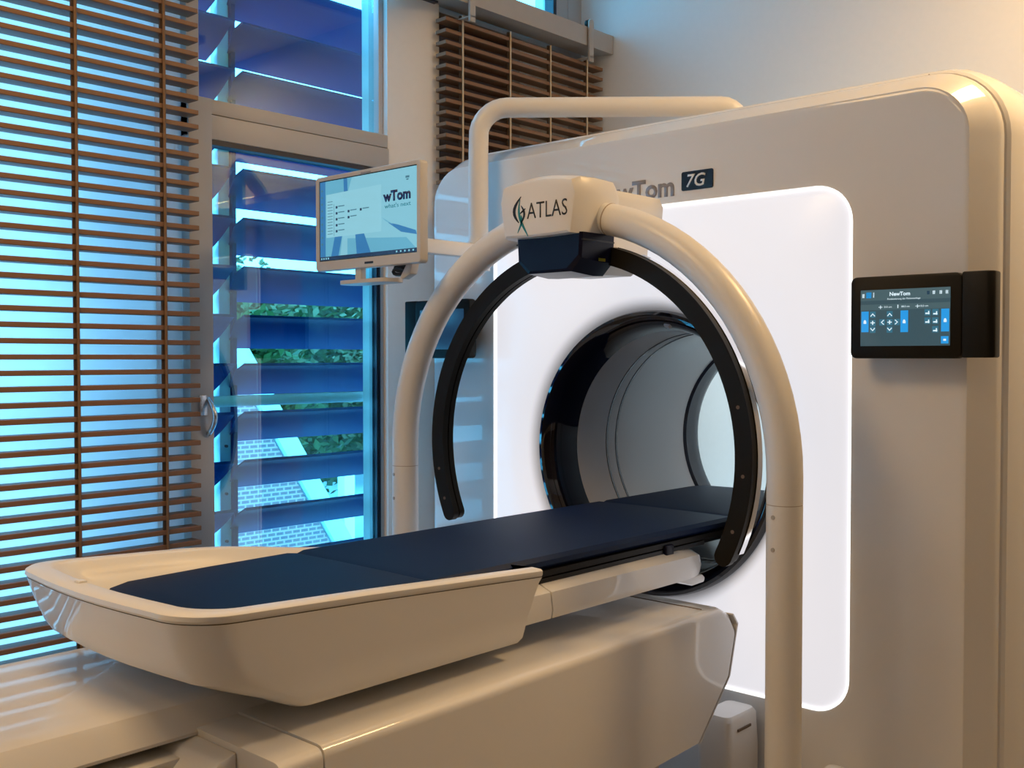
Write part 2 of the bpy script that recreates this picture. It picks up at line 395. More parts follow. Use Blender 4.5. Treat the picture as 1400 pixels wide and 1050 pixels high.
# ------------------------------------------------------------------ slatted blinds and rail
XS = -3.10; SD = .062; ST = .0155
def blind(label, y0, y1, zs, cords, strips, wide):
    t = empty('wooden_blind', (XS - SD / 2, (y0 + y1) / 2, zs[0])); tagp(t, label, 'blind', 'slatted wooden blinds')
    bm = bmesh.new(); box_bm(bm, XS - SD, XS, y0, y1, -ST / 2, ST / 2, .0015, 1)
    bmesh.ops.recalc_face_normals(bm, faces=bm.faces); me = bpy.data.meshes.new('slat'); bm.to_mesh(me); bm.free(); me.materials.append(MATS['wood_slat'])
    for z in zs:
        b = bpy.data.objects.new('slat', me); COL.objects.link(b); b.parent = t
        b.matrix_parent_inverse = Matrix.Translation(-t.location); b.location = (0, 0, z)
    for y in cords:
        tube_obj('cord', strips, t, [(XS + .004, y, zs[0] - .01), (XS + .004, y, zs[-1] + .03)], wide, 8)
        box('ladder_tape', 'cord_dark', t, XS - .012, XS - .004, y - wide * 1.9, y + wide * 1.5, zs[0] - .01, zs[-1] + .03)
    return t
SP = .0473
b1 = blind('wide slatted wooden blind covering the left window', -1.1, 1.857, [1.402 + SP * k for k in range(-26, 31)], [-.85, -.28, .29, .86, 1.15, 1.444, 1.732], 'cord', .0048)
b2 = blind('short slatted wooden blind in the corner behind the scanner', 2.985, 4.03, [2.784 + SP * k for k in range(-52, 1)], [3.078, 3.369, 3.638, 3.904], 'tape_pale', .0040)
r = empty('blind_rail', (-3.1, 1.5, 2.9)); tagp(r, 'grey metal sliding rail above the blinds, running to the corner', 'rail')
bm = bmesh.new()
prism(bm, [(-3.20, 2.865), (-3.05, 2.85), (-3.05, 2.937), (-3.075, 2.945), (-3.20, 2.945)], 'y', YR + .05, YB - .005)
fin(bm, 'rail_profile', 'metal_grey', r, smooth=False)
box('rail_slot', 'frame_dark', r, -3.165, -3.14, 2.2, 2.98, 2.852, 2.8625)
for y in (-.6, .6, 1.62):
    box('hanger', 'metal_grey', r, -3.046, -3.036, y - .014, y + .014, 2.80, 2.975, .003)
for y in (3.075, 3.86):
    hg = prism_obj('hanger', 'metal_grey', r, [(y - .016, 2.775), (y + .016, 2.775)] + arc(y, 2.955, .016, 0, 180, 8), 'x', -3.046, -3.034, .002)
    bm = bmesh.new(); tube(bm, [(-3.062, y, 2.952), (-3.047, y, 2.952)], .020, 14); fin(bm, 'roller', 'black_satin', hg)
    box('hanger_foot', 'metal_grey', hg, -3.13, -3.034, y - .014, y + .014, 2.794, 2.799)
for i, (x, y, p, sz) in enumerate(LAMPS):
    q, e = sz / 2 + .01, sz / 2 + .05
    lt = empty('ceiling_light', (x, y, CEIL))
    tagp(lt, ['square warm ceiling light over the patient table', 'square warm ceiling light right of the scanner', 'square warm ceiling light by the rear wall'][i], 'light', 'ceiling lights')
    bm = bmesh.new()
    for a in ((x - e, x - q, y - e, y + e), (x + q, x + e, y - e, y + e), (x - q, x + q, y - e, y - q), (x - q, x + q, y + q, y + e)):
        box_bm(bm, *a, CEIL - .045, CEIL - .001)
    fin(bm, 'frame', 'metal_grey', lt)
    box('diffuser', 'lamp_emit', lt, x - q, x + q, y - q, y + q, CEIL - .04, CEIL - .02)

# ------------------------------------------------------------------ scanner gantry
CX, CZ, YG = -1.9, 1.10, 2.70
gy = empty('scanner_gantry', (CX, YG + .45, 0)); tagp(gy, 'large glossy white scanner body with glowing panel around a round bore', 'scanner')
GZ0, GZ1 = .06, 2.092                       # flat face bottom and top
HX = .968
zc, hz = (GZ0 + GZ1) / 2, (GZ1 - GZ0) / 2
def loopY(pts, y): return [(u, y, v) for u, v in pts]
NC = 10
def goutline(g, y, r): return loopY(rrect(CX, zc, HX + g, hz + g, r, NC), y)
# light panel outline
PX0, PX1, PZ0, PZ1 = -2.562, -1.232, .418, 1.872
pcx, pcz, phx, phz = (PX0 + PX1) / 2, (PZ0 + PZ1) / 2, (PX1 - PX0) / 2, (PZ1 - PZ0) / 2
def poutline(g, y, r=.105): return loopY(rrect(pcx, pcz, phx + g, phz + g, r + g, NC), y)
bm = bmesh.new()
loft(bm, [poutline(0, YG + .012), poutline(.001, YG), poutline(.012, YG), goutline(-.014, YG, .116), goutline(-.002, YG, .128), goutline(.002, YG + .0015, .13), goutline(.030, YG + .046, .158), goutline(.047, YG + .072, .175),
          goutline(.053, YG + .088, .181), goutline(.054, YG + .100, .182), goutline(.050, YG + .102, .178)], False, False)
fin(bm, 'front_cover', 'shell_white', gy, angle=25)
bm = bmesh.new()
loft(bm, [goutline(.050, YG + .101, .178), goutline(.050, YG + .106, .178)], False, False)
fin(bm, 'seam', 'seam', gy)
bm = bmesh.new()
loft(bm, [goutline(.050, YG + .105, .178), goutline(.058, YG + .1065, .186), goutline(.066, YG + .115, .194), goutline(.080, YG + .17, .208), goutline(.084, YG + .24, .212), goutline(.084, YG + .80, .212), goutline(.06, YG + .86, .19), goutline(.0, YG + .88, .13)], False, False)
# back face with the rear bore hole
def dense(base):
    L = []
    for i in range(len(base)):
        a, b = base[i], base[(i + 1) % len(base)]
        q = max(1, int(math.hypot(b[0] - a[0], b[1] - a[1]) / .04))
        L += [(a[0] + (b[0] - a[0]) * j / q, a[1] + (b[1] - a[1]) * j / q) for j in range(q)]
    return L
bk = dense([(u, v) for u, _, v in goutline(.0, 0, .13)])
def circ_match(pts, r, y, cx=CX, cz=CZ):
    L = []
    for u, v in pts:
        a = math.atan2(v - cz, u - cx); L.append((cx + r * math.cos(a), y, cz + r * math.sin(a)))
    return L
fin(bm, 'rear_shell', 'shell_white', gy, angle=25)
bm = bmesh.new(); loft(bm, [loopY(bk, YG + .88), circ_match(bk, .40, YG + .88)], False, False); fin(bm, 'back_cover', 'shell_white', gy)
rl = dense(rrect(pcx, pcz, .60, .66, .1, NC))
bm = bmesh.new(); loft(bm, [loopY(rl, YG + .884), circ_match(rl, .46, YG + .884)], False, False); fin(bm, 'rear_fill_glow', 'fill_glow', gy)  # added unseen glow, brightens the back wall seen through the bore
# the notch in the top seam
box('seam_notch', 'seam', gy, -1.0665, -1.0635, YG + .088, YG + .101, GZ1 + .046, GZ1 + .0545)
# glowing panel: local origin at the bore centre
def to_local(o, org):
    me = o.data
    for v in me.vertices: v.co -= Vector(org)
    o.location = Vector(org)
    return o
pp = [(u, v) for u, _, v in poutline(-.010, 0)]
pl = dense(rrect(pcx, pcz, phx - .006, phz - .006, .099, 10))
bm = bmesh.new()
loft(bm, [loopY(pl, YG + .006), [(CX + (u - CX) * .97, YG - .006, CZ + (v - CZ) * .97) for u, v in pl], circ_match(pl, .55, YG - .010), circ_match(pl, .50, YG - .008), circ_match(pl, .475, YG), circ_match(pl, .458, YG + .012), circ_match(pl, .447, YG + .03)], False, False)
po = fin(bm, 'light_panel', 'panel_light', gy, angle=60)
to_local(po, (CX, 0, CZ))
bm = bmesh.new(); loft(bm, [poutline(0, YG + .006), poutline(-.001, YG - .002), poutline(-.004, YG - .004), poutline(-.007, YG + .002), poutline(-.007, YG + .008)], False, False)
fin(bm, 'panel_rim', 'panel_rim_light', gy, angle=60)
# bore ring, tube, seams, rear ring
def revolve(name, m, parent, prof, n=96, cx=CX, cz=CZ, angle=35):
    bm = bmesh.new(); loops = [[(cx + r * math.cos(2 * PI * k / n), y, cz + r * math.sin(2 * PI * k / n)) for k in range(n)] for r, y in prof]
    loft(bm, loops, False, False); return fin(bm, name, m, parent, angle=angle)
rg = revolve('bore_ring', 'ring_glass', gy, [(.450, YG + .03), (.449, YG + .006), (.444, YG - .004), (.434, YG - .006), (.420, YG + .002), (.403, YG + .03), (.393, YG + .065), (.388, YG + .11), (.386, YG + .13)])
revolve('bore_tube', 'bore_grey', gy, [(.386, YG + .13), (.384, YG + .135), (.384, YG + .80)])
for y in (.29, .345):
    revolve('tube_seam', 'bore_dark', gy, [(.3845, YG + y), (.382, YG + y + .002), (.382, YG + y + .010), (.3845, YG + y + .012)])
revolve('rear_ring', 'bore_dark', gy, [(.384, YG + .79), (.375, YG + .80), (.372, YG + .83), (.370, YG + .86), (.376, YG + .885), (.41, YG + .89)])
bm = bmesh.new(); tube(bm, [(CX + .06, YG + .02, CZ + .405), (CX + .06, YG + .032, CZ + .398)], .012, 12); fin(bm, 'sensor_window', 'bore_grey', gy)
# lettering and badge
text_obj('brand_lettering', 'NewTom', 'letter_grey', gy, -2.118, -1.802, YG - .0005, 1.897, .056, bold=.034)
bd = plate('model_badge', 'black_gloss', gy, -1.775, -1.664, YG, 1.905, 1.962, .002, .006)
text_obj('badge_lettering', '7G', 'letter_white', bd, -1.757, -1.690, YG - .0025, 1.9155, .037, bold=.012, shear=.2)
# control panels either side
def control(side, on):
    s = 1 if side > 0 else -1
    def X(d): return CX + s * d
    xa, xb, xc = X(.702), X(.985), X(1.058)
    z0, z1 = 1.398, 1.609
    yf = YG - .082
    lo, hi = min(xa, xb), max(xa, xb)
    p = prism_obj('control_display', 'black_satin', gy, rrect((lo + hi) / 2, (z0 + z1) / 2, (hi - lo) / 2, (z1 - z0) / 2, .016, 5), 'y', yf, yf + .035, .004)
    wing = [(xb - s * .002, yf + .002), (xc - s * .012, yf + .004), (xc, yf + .016), (xc, yf + .055), (xb - s * .0, yf + .075)]
    bm = bmesh.new(); prism(bm, wing, 'z', z0 + .002, z1 + .001); bmesh.ops.recalc_face_normals(bm, faces=bm.faces)
    bmesh.ops.bevel(bm, geom=list(bm.edges), offset=.005, segments=2, profile=.5, affect='EDGES')
    fin(bm, 'mounting_wing', 'black_satin', p)
    box('mounting_neck', 'black_satin', p, min(X(.75), X(.9)), max(X(.75), X(.9)), yf + .03, YG + .002, z0 + .03, z1 - .03, .004)
    yy = yf - .0012
    sx0, sx1, sz0, sz1 = X(.730), X(.958), 1.430, 1.574
    if s < 0: sx0, sx1 = sx1, sx0
    if not on:
        plate('screen', 'ui_off', p, sx0, sx1, yy + .001, sz0, sz1)
        return
    plate('screen', 'ui_bg', p, sx0, sx1, yy + .001, sz0, sz1)
    w, hgt = sx1 - sx0, sz1 - sz0
    def R(name, m, u0, u1, v0, v1, t=.0004):   # screen fractions, v from the top
        return plate(name, m, p, sx0 + u0 * w, sx0 + u1 * w, yy + .0002, sz1 - v1 * hgt, sz1 - v0 * hgt, t)
    R('screen_header', 'ui_top', 0, 1, 0, .19); R('screen_header', 'ui_top', 0, 1, .26, .36)
    R('screen_button', 'ui_blue', .065, .125, .04, .145); R('screen_icon', 'ui_white', .018, .045, .065, .135); R('screen_icon', 'ui_white', .145, .158, .045, .135)
    for u in (.75, .81, .885, .95): R('screen_icon', 'ui_off' if u < .8 else 'ui_white', u, u + .028, .055, .115)
    R('screen_button', 'ui_blue', .01, .095, .38, .75); R('screen_button', 'ui_blue', .46, .545, .38, .76); R('screen_button', 'ui_blue', .905, .99, .37, .76); R('screen_button', 'ui_blue', .905, .985, .84, .965)
    for u, v in ((.11, .40), (.11, .55), (.11, .67), (.305, .40), (.305, .54), (.305, .67), (.22, .54), (.385, .54), (.725, .385), (.81, .385), (.725, .53), (.81, .53), (.81, .68)):
        R('screen_button', 'ui_btn', u, u + .066, v - .015, v + .095)
    def T(body, u0, u1, v, hh, m='ui_white', b=.0): text_obj('screen_lettering', body, m, p, sx0 + u0 * w, sx0 + u1 * w, yy - .0003, sz1 - v * hgt, hh * hgt, bold=b, extr=.0002)
    T('NewTom', .335, .565, .115, .065, b=.03); T('Positionierung der Patientenliege', .31, .68, .185, .03)
    T('0.0 cm', .275, .36, .325, .032); T('I', .425, .435, .335, .06); T('88.0 cm', .47, .56, .325, .032); T('10.0 cm', .675, .765, .325, .032)
    for u, v, k in ((.21, .31, 1), (.625, .31, 1)):
        R('screen_icon', 'ui_white', u, u + .045, v - .006, v + .008); R('screen_icon', 'ui_white', u + .018, u + .027, v - .03, v + .032)
    def chev(u, v, rot):
        pts = [(-.011, -.006), (0, .006), (.011, -.006), (.008, -.0085), (0, .001), (-.008, -.0085)]
        c, sn = math.cos(rot), math.sin(rot); x, z = sx0 + u * w, sz1 - v * hgt
        prism_obj('screen_icon', 'ui_white', p, [(x + .6 * (a * c - b * sn), z + .6 * (a * sn + b * c)) for a, b in pts], 'y', yy - .0006, yy - .0003)
    for u, v, rt in ((.143, .44, 0), (.143, .71, PI), (.338, .44, 0), (.338, .71, PI), (.253, .58, PI / 2), (.418, .58, -PI / 2)): chev(u, v, rt)
    for u, v in ((.143, .585), (.338, .58)):
        R('screen_icon', 'ui_white', u - .025, u + .025, v - .008, v + .008, .0008); R('screen_icon', 'ui_white', u - .006, u + .006, v - .035, v + .035, .0008)
    for u, v in ((.052, .565), (.502, .57), (.948, .565)):
        R('screen_icon', 'ui_white', u - .016, u + .016, v - .005, v + .035, .0008)
        prism_obj('screen_icon', 'ui_white', p, [(sx0 + u * w + .003 * math.cos(a), sz1 - (v - .005) * hgt + .004 * math.sin(a)) for a in [PI * k / 6 for k in range(7)]], 'y', yy - .0008, yy - .0003)
    for u, v in ((.735, .40), (.82, .41), (.735, .55), (.82, .55), (.82, .70)):
        R('screen_icon', 'ui_white', u, u + .045, v + .03, v + .055, .0008); R('screen_icon', 'ui_white', u + .03, u + .042, v, v + .06, .0008)
    R('screen_icon', 'ui_white', .93, .96, .885, .92, .0008)
control(1, True); control(-1, False)
# low round cap by the floor on the right of the panel
bm = bmesh.new(); loft(bm, [[(-1.245 + r * math.cos(2 * PI * k / 24), 2.66 + r * .6 * math.sin(2 * PI * k / 24), z) for k in range(24)] for r, z in ((.045, .06), (.045, .25), (.040, .278), (.026, .292), (.01, .296))])
fin(bm, 'foot_cap', 'tube_white', gy)
box('plinth', 'black_satin', gy, CX - .93, CX + .93, YG + .05, YG + .84, 0, .12)

# ------------------------------------------------------------------ monitor arm and monitor
A0 = Vector((-2.54, 2.60, 2.262)); A1 = Vector((-1.86, 3.19, 2.262))
d = (A1 - A0).normalized()
ma = empty('monitor_stand', (-1.86, 3.19, 2.14)); tagp(ma, 'cream tubular arm rising over the scanner top and holding the monitor', 'stand')
R_ = .10
path = [Vector((A0.x, A0.y, z)) for z in (1.735, 1.85, 2.0, 2.1)]
for k in range(1, 9):
    a = PI / 2 * k / 8; path.append(A0 + Vector((0, 0, -R_)) + d * (R_ * (1 - math.cos(a))) + Vector((0, 0, R_ * math.sin(a))))
path += [A0 + d * t for t in (.25, .45, .65)]
L = (A1 - A0).length
for k in range(0, 7):
    a = PI / 2 * k / 6; path.append(A0 + d * (L - .07 + .07 * math.sin(a)) + Vector((0, 0, -.07 * (1 - math.cos(a)))))
path.append(A1 + Vector((0, 0, -.11)))
tube_obj('tube', 'tube_white', ma, path, .034, 24)
box('arm_link', 'tube_white', ma, -2.56, -2.52, 2.22, 2.62, 1.742, 1.792, .010)
box('arm_link', 'tube_white', ma, -2.62, -2.50, 2.205, 2.245, 1.735, 1.80, .010)
bm = bmesh.new(); tube(bm, [(-2.54, 2.60, 1.70), (-2.54, 2.60, 1.80)], .04, 20); fin(bm, 'pivot', 'tube_white', ma)

YM = 2.15; k_ = .86
mx0, mx1, mz0, mz1 = -2.862, -2.343, 1.688, 2.000
mo = empty('monitor', ((mx0 + mx1) / 2, YM, mz0)); tagp(mo, 'white flat monitor with blue desktop hanging before the window', 'monitor')
bm = bmesh.new()
o_ = rrect((mx0 + mx1) / 2, (mz0 + mz1) / 2, (mx1 - mx0) / 2, (mz1 - mz0) / 2, .012, 5)
i_ = rrect((mx0 + mx1) / 2, (mz0 + mz1) / 2 + .009, (mx1 - mx0) / 2 - .018, (mz1 - mz0) / 2 - .023, .002, 5)
sh = lambda L, g: [(u + (g if u > (mx0 + mx1) / 2 else -g), v + (g if v > (mz0 + mz1) / 2 else -g)) for u, v in L]
loft(bm, [loopY(i_, YM + .004), loopY(i_, YM), loopY(sh(o_, -.002), YM - .001), loopY(o_, YM + .002), loopY(o_, YM + .028), loopY(sh(o_, -.03), YM + .046)], False, True)
fin(bm, 'bezel', 'monitor_white', mo)
ix0, ix1 = mx0 + .018, mx1 - .018; iz0, iz1 = (mz0 + mz1) / 2 + .009 - ((mz1 - mz0) / 2 - .023), (mz0 + mz1) / 2 + .009 + ((mz1 - mz0) / 2 - .023)
box('screen_border', 'black_gloss', mo, ix0, ix1, YM + .003, YM + .006, iz0, iz1)
ix0 += .003; ix1 -= .003; iz0 += .003; iz1 -= .003
sc = plate('screen', 'scr_sky_light', mo, ix0, ix1, YM + .003, iz0, iz1, .0005)
w, hgt = ix1 - ix0, iz1 - iz0
def P2(pts, m, t, name='screen_image'):
    return prism_obj(name, m, sc, [(ix0 + u * w, iz1 - v * hgt) for u, v in pts], 'y', YM + .0025 - t, YM + .0025)
P2([(0, 0), (.35, 0), (.30, .2), (.22, .97), (0, .97)], 'scr_sky', .0001)
P2([(0, 0), (.06, 0), (.06, .97), (0, .97)], 'scr_blue', .0002)
P2([(.26, 0), (.30, 0), (.31, .35), (.27, .35)], 'scr_blue', .0002)
P2([(.18, .60), (.26, .60), (.20, .97), (.12, .97)], 'scr_blue', .0002)
P2([(.38, .62), (.45, .62), (.55, .97), (.40, .97)], 'scr_blue', .0002)
P2([(.72, .62), (.82, .66), (.99, .75), (1, .80), (.85, .75)], 'scr_blue', .0002)
P2([(.66, .55), (.74, .62), (.78, .66), (.70, .60)], 'scr_sky', .0003)
P2([(.3, .75), (.9, .82), (1, .97), (.3, .97)], 'scr_sky', .0001)
P2([(0, .955), (1, .955), (1, 1), (0, 1)], 'scr_dark', .0005)
P2([(.07, .17), (.655, .15), (.655, .715), (.07, .715)], 'scr_window', .0004, 'window_image')
P2([(.155, .3), (.158, .3), (.158, .70), (.155, .70)], 'scr_line', .0006, 'window_image')
for k in range(12): P2([(.085, .26 + .037 * k), (.14, .26 + .037 * k), (.14, .268 + .037 * k), (.085, .268 + .037 * k)], 'scr_line', .0006, 'window_line')
for u, v in [(.175, .33), (.175, .405), (.175, .48), (.175, .555), (.175, .63), (.305, .40), (.305, .475), (.435, .40)]:
    P2([(u, v), (u + .02, v), (u + .02, v + .03), (u, v + .03)], 'scr_dark', .0006, 'desktop_icon')
    P2([(u + .028, v), (u + .095, v), (u + .095, v + .012), (u + .028, v + .012)], 'scr_line', .0006, 'desktop_icon')
for k in range(9): P2([(.012, .10 + .085 * k), (.032, .10 + .085 * k), (.032, .125 + .085 * k), (.012, .125 + .085 * k)], 'scr_line', .0006, 'desktop_icon')
for u in (.01, .035, .06, .085, .80, .84, .88, .92, .96): P2([(u, .968), (u + .014, .968), (u + .014, .988), (u, .988)], 'scr_sky_light', .0008, 'taskbar_icon')
P2([(.895, .10), (.93, .10), (.93, .125), (.895, .125)], 'scr_line', .0006, 'desktop_icon'); P2([(.90, .135), (.925, .135), (.92, .15), (.905, .15)], 'scr_line', .0006, 'desktop_icon')
text_obj('brand_image', 'wTom', 'scr_navy', sc, ix0 + .675 * w, ix0 + .945 * w, YM + .0015, iz1 - .365 * hgt, .115 * hgt, bold=.05, extr=.0003)
text_obj('slogan_image', "what's next", 'scr_teal', sc, ix0 + .69 * w, ix0 + .945 * w, YM + .0015, iz1 - .45 * hgt, .05 * hgt, bold=.004, extr=.0003)
plate('maker_mark', 'letter_black', mo, -2.607, -2.565, YM - .0005, 1.699, 1.706, .001)
plate('camera_strip', 'letter_grey', mo, -2.625, -2.575, YM - .0005, 1.9875, 1.9915, .001)
# carrying bracket under the monitor
box('bracket_stem', 'monitor_white', mo, -2.668, -2.638, YM + .008, YM + .032, 1.645, 1.695, .004)
bm = bmesh.new(); loft(bm, [[(u, v, z) for u, v in rrect(-2.57, YM - .005, .125, .048, .045, 8)] for z in (1.634, 1.646)])
fin(bm, 'bracket_tray', 'monitor_white', mo)
prism_obj('bracket_arm', 'monitor_white', mo, [(-2.462, 1.645), (-2.425, 1.66), (-2.405, 1.735), (-2.47, 1.735), (-2.445, 1.69), (-2.475, 1.65)], 'y', YM + .03, YM + .06, .003)
bm = bmesh.new()
for q in range(4): tube(bm, [(-2.495 + .03 * math.cos(2 * PI * k / 12) * (1 - .15 * q), YM + .048 + .004 * q, 1.672 + .012 * q + .010 * math.sin(2 * PI * k / 12)) for k in range(13)], .006, 8, False)
fin(bm, 'cable_loop', 'black_rubber', mo, angle=60)

# ------------------------------------------------------------------ positioning arch
YA, AZ, AR = 2.30, 1.112, .685
ar = empty('positioning_arch', (CX, YA, 0)); tagp(ar, 'beige tubular arch straddling the table, with lettered head and black arc', 'arch')
def A(deg, r=AR, y=YA): return (CX + r * math.cos(math.radians(deg)), y, AZ + r * math.sin(math.radians(deg)))
tube_obj('arch_tube', 'tube_white', ar, [(CX + AR, YA, 1.047), (CX + AR, YA, 1.08)] + [A(d_) for d_ in range(0, 181, 4)] + [(CX - AR, YA, 1.08), (CX - AR, YA, 1.047)], .0435, 28)
for s in (1, -1):
    lg = tube_obj('leg', 'tube_white', ar, [(CX + s * AR, YA, .012), (CX + s * AR, YA, .5), (CX + s * AR, YA, 1.0452)], .0435, 28)
    tube_obj('leg_seam', 'seam_soft', ar, [(CX + s * AR, YA, 1.045), (CX + s * AR, YA, 1.0475)], .0425, 28)
    for z in (1.018, .940):
        a = math.radians(-100); c = Vector((CX + s * AR + .0425 * math.cos(a), YA + .0425 * math.sin(a), z)); n_ = Vector((math.cos(a), math.sin(a), 0))
        tube_obj('screw', 'metal_grey', lg, [c, c + n_ * .0025], .0055, 10)
    bm = bmesh.new(); loft(bm, [[(CX + s * AR + r * math.cos(2 * PI * k / 28), YA + r * math.sin(2 * PI * k / 28), z) for k in range(28)] for r, z in ((.09, 0), (.09, .012), (.06, .02))])
    fin(bm, 'foot_plate', 'metal_grey', ar)
# head housing: wedge-faced block carried by the crown of the arch
def hsec(y, x0, x1, z0, z1, dxb, crown):
    # x half-widths narrower at the bottom, crowned top
    pts = [(x0 + dxb, z0)] + [(x0 + dxb + (x1 - x0 - 2 * dxb) * k / 4, z0 - .003 * math.sin(PI * k / 4)) for k in (1, 2, 3)] + [(x1 - dxb, z0), (x1, z0 + (z1 - z0) * .72), (x1 - .008, z1 - .010)]
    pts += [(x1 - .012 - (x1 - x0 - .024) * k / 8, z1 + crown * math.sin(PI * k / 8)) for k in range(9)] + [(x0 + .008, z1 - .010), (x0, z0 + (z1 - z0) * .72)]
    return [(u, y, v) for u, v in pts]
bm = bmesh.new()
loft(bm, [hsec(2.168, -2.024, -1.772, 1.742, 1.868, .016, .012), hsec(2.172, -2.032, -1.764, 1.736, 1.876, .016, .012), hsec(2.195, -2.040, -1.752, 1.734, 1.886, .014, .014), hsec(2.26, -2.045, -1.750, 1.734, 1.888, .010, .012), hsec(2.34, -2.04, -1.752, 1.742, 1.886, .01, .008), hsec(2.37, -2.03, -1.765, 1.752, 1.876, .01, .006)])
hh = fin(bm, 'head_housing', 'tube_white', ar, angle=30)
tube_obj('housing_collar', 'seam_soft', ar, [A(76.8), A(76.5)], .0442, 28); tube_obj('housing_collar', 'seam_soft', ar, [A(103.2), A(103.5)], .0442, 28)
bm = bmesh.new()
loft(bm, [hsec(2.371, -2.02, -1.775, 1.775, 1.872, .006, .004), hsec(2.60, -2.02, -1.775, 1.775, 1.872, .006, .004), hsec(2.615, -2.01, -1.785, 1.785, 1.862, .006, .004)])
fin(bm, 'rear_housing', 'tube_white', ar, angle=30)
text_obj('brand_lettering', 'ATLAS', 'letter_black', ar, -1.930, -1.786, 2.1677, 1.783, .044, bold=-.004)
def stroke(m, pts, w0, w1):   # tapered flat brush stroke on the head face
    L, Rr = [], []
    n = len(pts)
    for i, (x, z) in enumerate(pts):
        x2, z2 = pts[min(i + 1, n - 1)]; x1, z1 = pts[max(i - 1, 0)]
        dx, dz = x2 - x1, z2 - z1; l = math.hypot(dx, dz) or 1; ww = (w0 + (w1 - w0) * i / (n - 1)) * math.sin(PI * (i + .4) / (n - .2)) + .0006
        L.append((x - dz / l * ww, z + dx / l * ww)); Rr.append((x + dz / l * ww, z - dx / l * ww))
    prism_obj('emblem', m, ar, L + Rr[::-1], 'y', 2.1670, 2.1677)
ex, ez = -1.962, 1.80
stroke('letter_black', [(ex + .010 - .026 * math.sin(PI * k / 10), ez + .047 - .008 * k) for k in range(10)], .004, .005)
stroke('teal', [(ex + .006 - .012 * math.sin(PI * k / 9) + .002 * k, ez + .040 - .0095 * k) for k in range(12)], .003, .004)
stroke('letter_black', [(ex + .010 + .012 * math.sin(PI * k / 8), ez + .022 - .006 * k) for k in range(9)], .003, .003)
stroke('teal', [(ex + .004 + .009 * math.sin(PI * k / 8 + .8), ez - .005 - .006 * k) for k in range(9)], .003, .002)
stroke('letter_black', [(ex + .006 + .004 * k, ez + .000 + .0025 * k) for k in range(6)], .002, .002)
# dark scanning pod below the head, pale rear half
def pod(y, x0, x1, z0, z1, c):
    return [(x0, y, z1), (x0 + .004, y, z0 + .035), (x0 + .035 + c, y, z0), (x1 - .035 - c, y, z0), (x1 - .004, y, z0 + .035), (x1, y, z1)]
bm = bmesh.new(); loft(bm, [pod(2.194, -1.988, -1.766, 1.642, 1.738, .010), pod(2.200, -1.994, -1.758, 1.634, 1.738, .006), pod(2.290, -1.996, -1.756, 1.626, 1.738, .004), pod(2.335, -1.996, -1.756, 1.628, 1.738, .004)])
fin(bm, 'sensor_pod', 'pod_blue', ar, angle=20)
bm = bmesh.new(); loft(bm, [pod(2.337, -1.994, -1.760, 1.632, 1.742, .004), pod(2.48, -1.994, -1.762, 1.636, 1.775, .006), pod(2.52, -1.985, -1.77, 1.656, 1.775, .006)])
fin(bm, 'pod_rear', 'tube_white', ar, angle=20)
box('pod_trim', 'letter_black', ar, -1.997, -1.7555, 2.198, 2.336, 1.716, 1.720)
plate_o = box('warning_sticker', 'yellow', ar, -1.7598, -1.7575, 2.270, 2.298, 1.664, 1.672)
# black arc with chrome outer band
ACZ = 1.14
def arc_band(name, m, parent, r0, r1, y0, y1, a0, a1, rounded=True, n=88):
    outl = []
    for k in range(n + 1):
        a = math.radians(a0 + (a1 - a0) * k / n); outl.append((CX + r1 * math.cos(a), ACZ + r1 * math.sin(a)))
    rm, h_ = (r0 + r1) / 2, (r1 - r0) / 2
    def endcap(a, sgn):
        c = (CX + rm * math.cos(a), ACZ + rm * math.sin(a)); L = []
        for q in range(1, 8):
            th = a + sgn * PI * q / 8; L.append((c[0] + h_ * math.cos(th), c[1] + h_ * math.sin(th)))
        return L
    loop = list(outl)
    if rounded: loop += endcap(math.radians(a1), 1)
    inn = [(CX + r0 * math.cos(math.radians(a1 + (a0 - a1) * k / n)), ACZ + r0 * math.sin(math.radians(a1 + (a0 - a1) * k / n))) for k in range(n + 1)]
    loop += inn
    if rounded:
        c = endcap(math.radians(a0), -1); loop += c[::-1]
    bm = bmesh.new(); N_ = len(loop)
    f = [bm.verts.new((u, y0, v)) for u, v in loop]; b = [bm.verts.new((u, y1, v)) for u, v in loop]
    for i in range(N_):
        j = (i + 1) % N_; bm.faces.new((f[i], f[j], b[j], b[i]))
    # front and back as strips
    for V in (f, b):
        for k in range(n):
            o0, o1 = V[k], V[k + 1]
            base = n + 1 + (7 if rounded else 0)
            i0, i1 = V[base + n - k], V[base + n - k - 1]
            bm.faces.new((o0, o1, i1, i0))
        if rounded:
            bm.faces.new([V[n]] + V[n + 1:n + 8] + [V[n + 8]])
            bm.faces.new([V[2 * n + 8]] + V[2 * n + 9:] + [V[0]])
    return fin(bm, name, m, parent, angle=30)
at = arc_band('arc_track', 'black_satin', ar, .533, .583, 2.325, 2.347, -26.5, 205)
arc_band('arc_groove', 'black_rubber', at, .538, .580, 2.3475, 2.352, -25.5, 204, False)
arc_band('arc_back', 'black_satin', at, .533, .577, 2.3525, 2.372, -26.5, 205)
arc_band('chrome_band', 'chrome', at, .5775, .5855, 2.349, 2.372, -24.5, 203, False)
for deg in (-19, -4, 14, 190, 200):
    a = math.radians(deg); x, z = CX + .558 * math.cos(a), ACZ + .558 * math.sin(a)
    tube_obj('screw', 'seam', at, [(x, 2.3255, z), (x, 2.3235, z)], .005, 10)
box('arc_mount', 'black_satin', ar, CX - .06, CX + .06, 2.322, 2.378, 1.70, 1.742, .003)

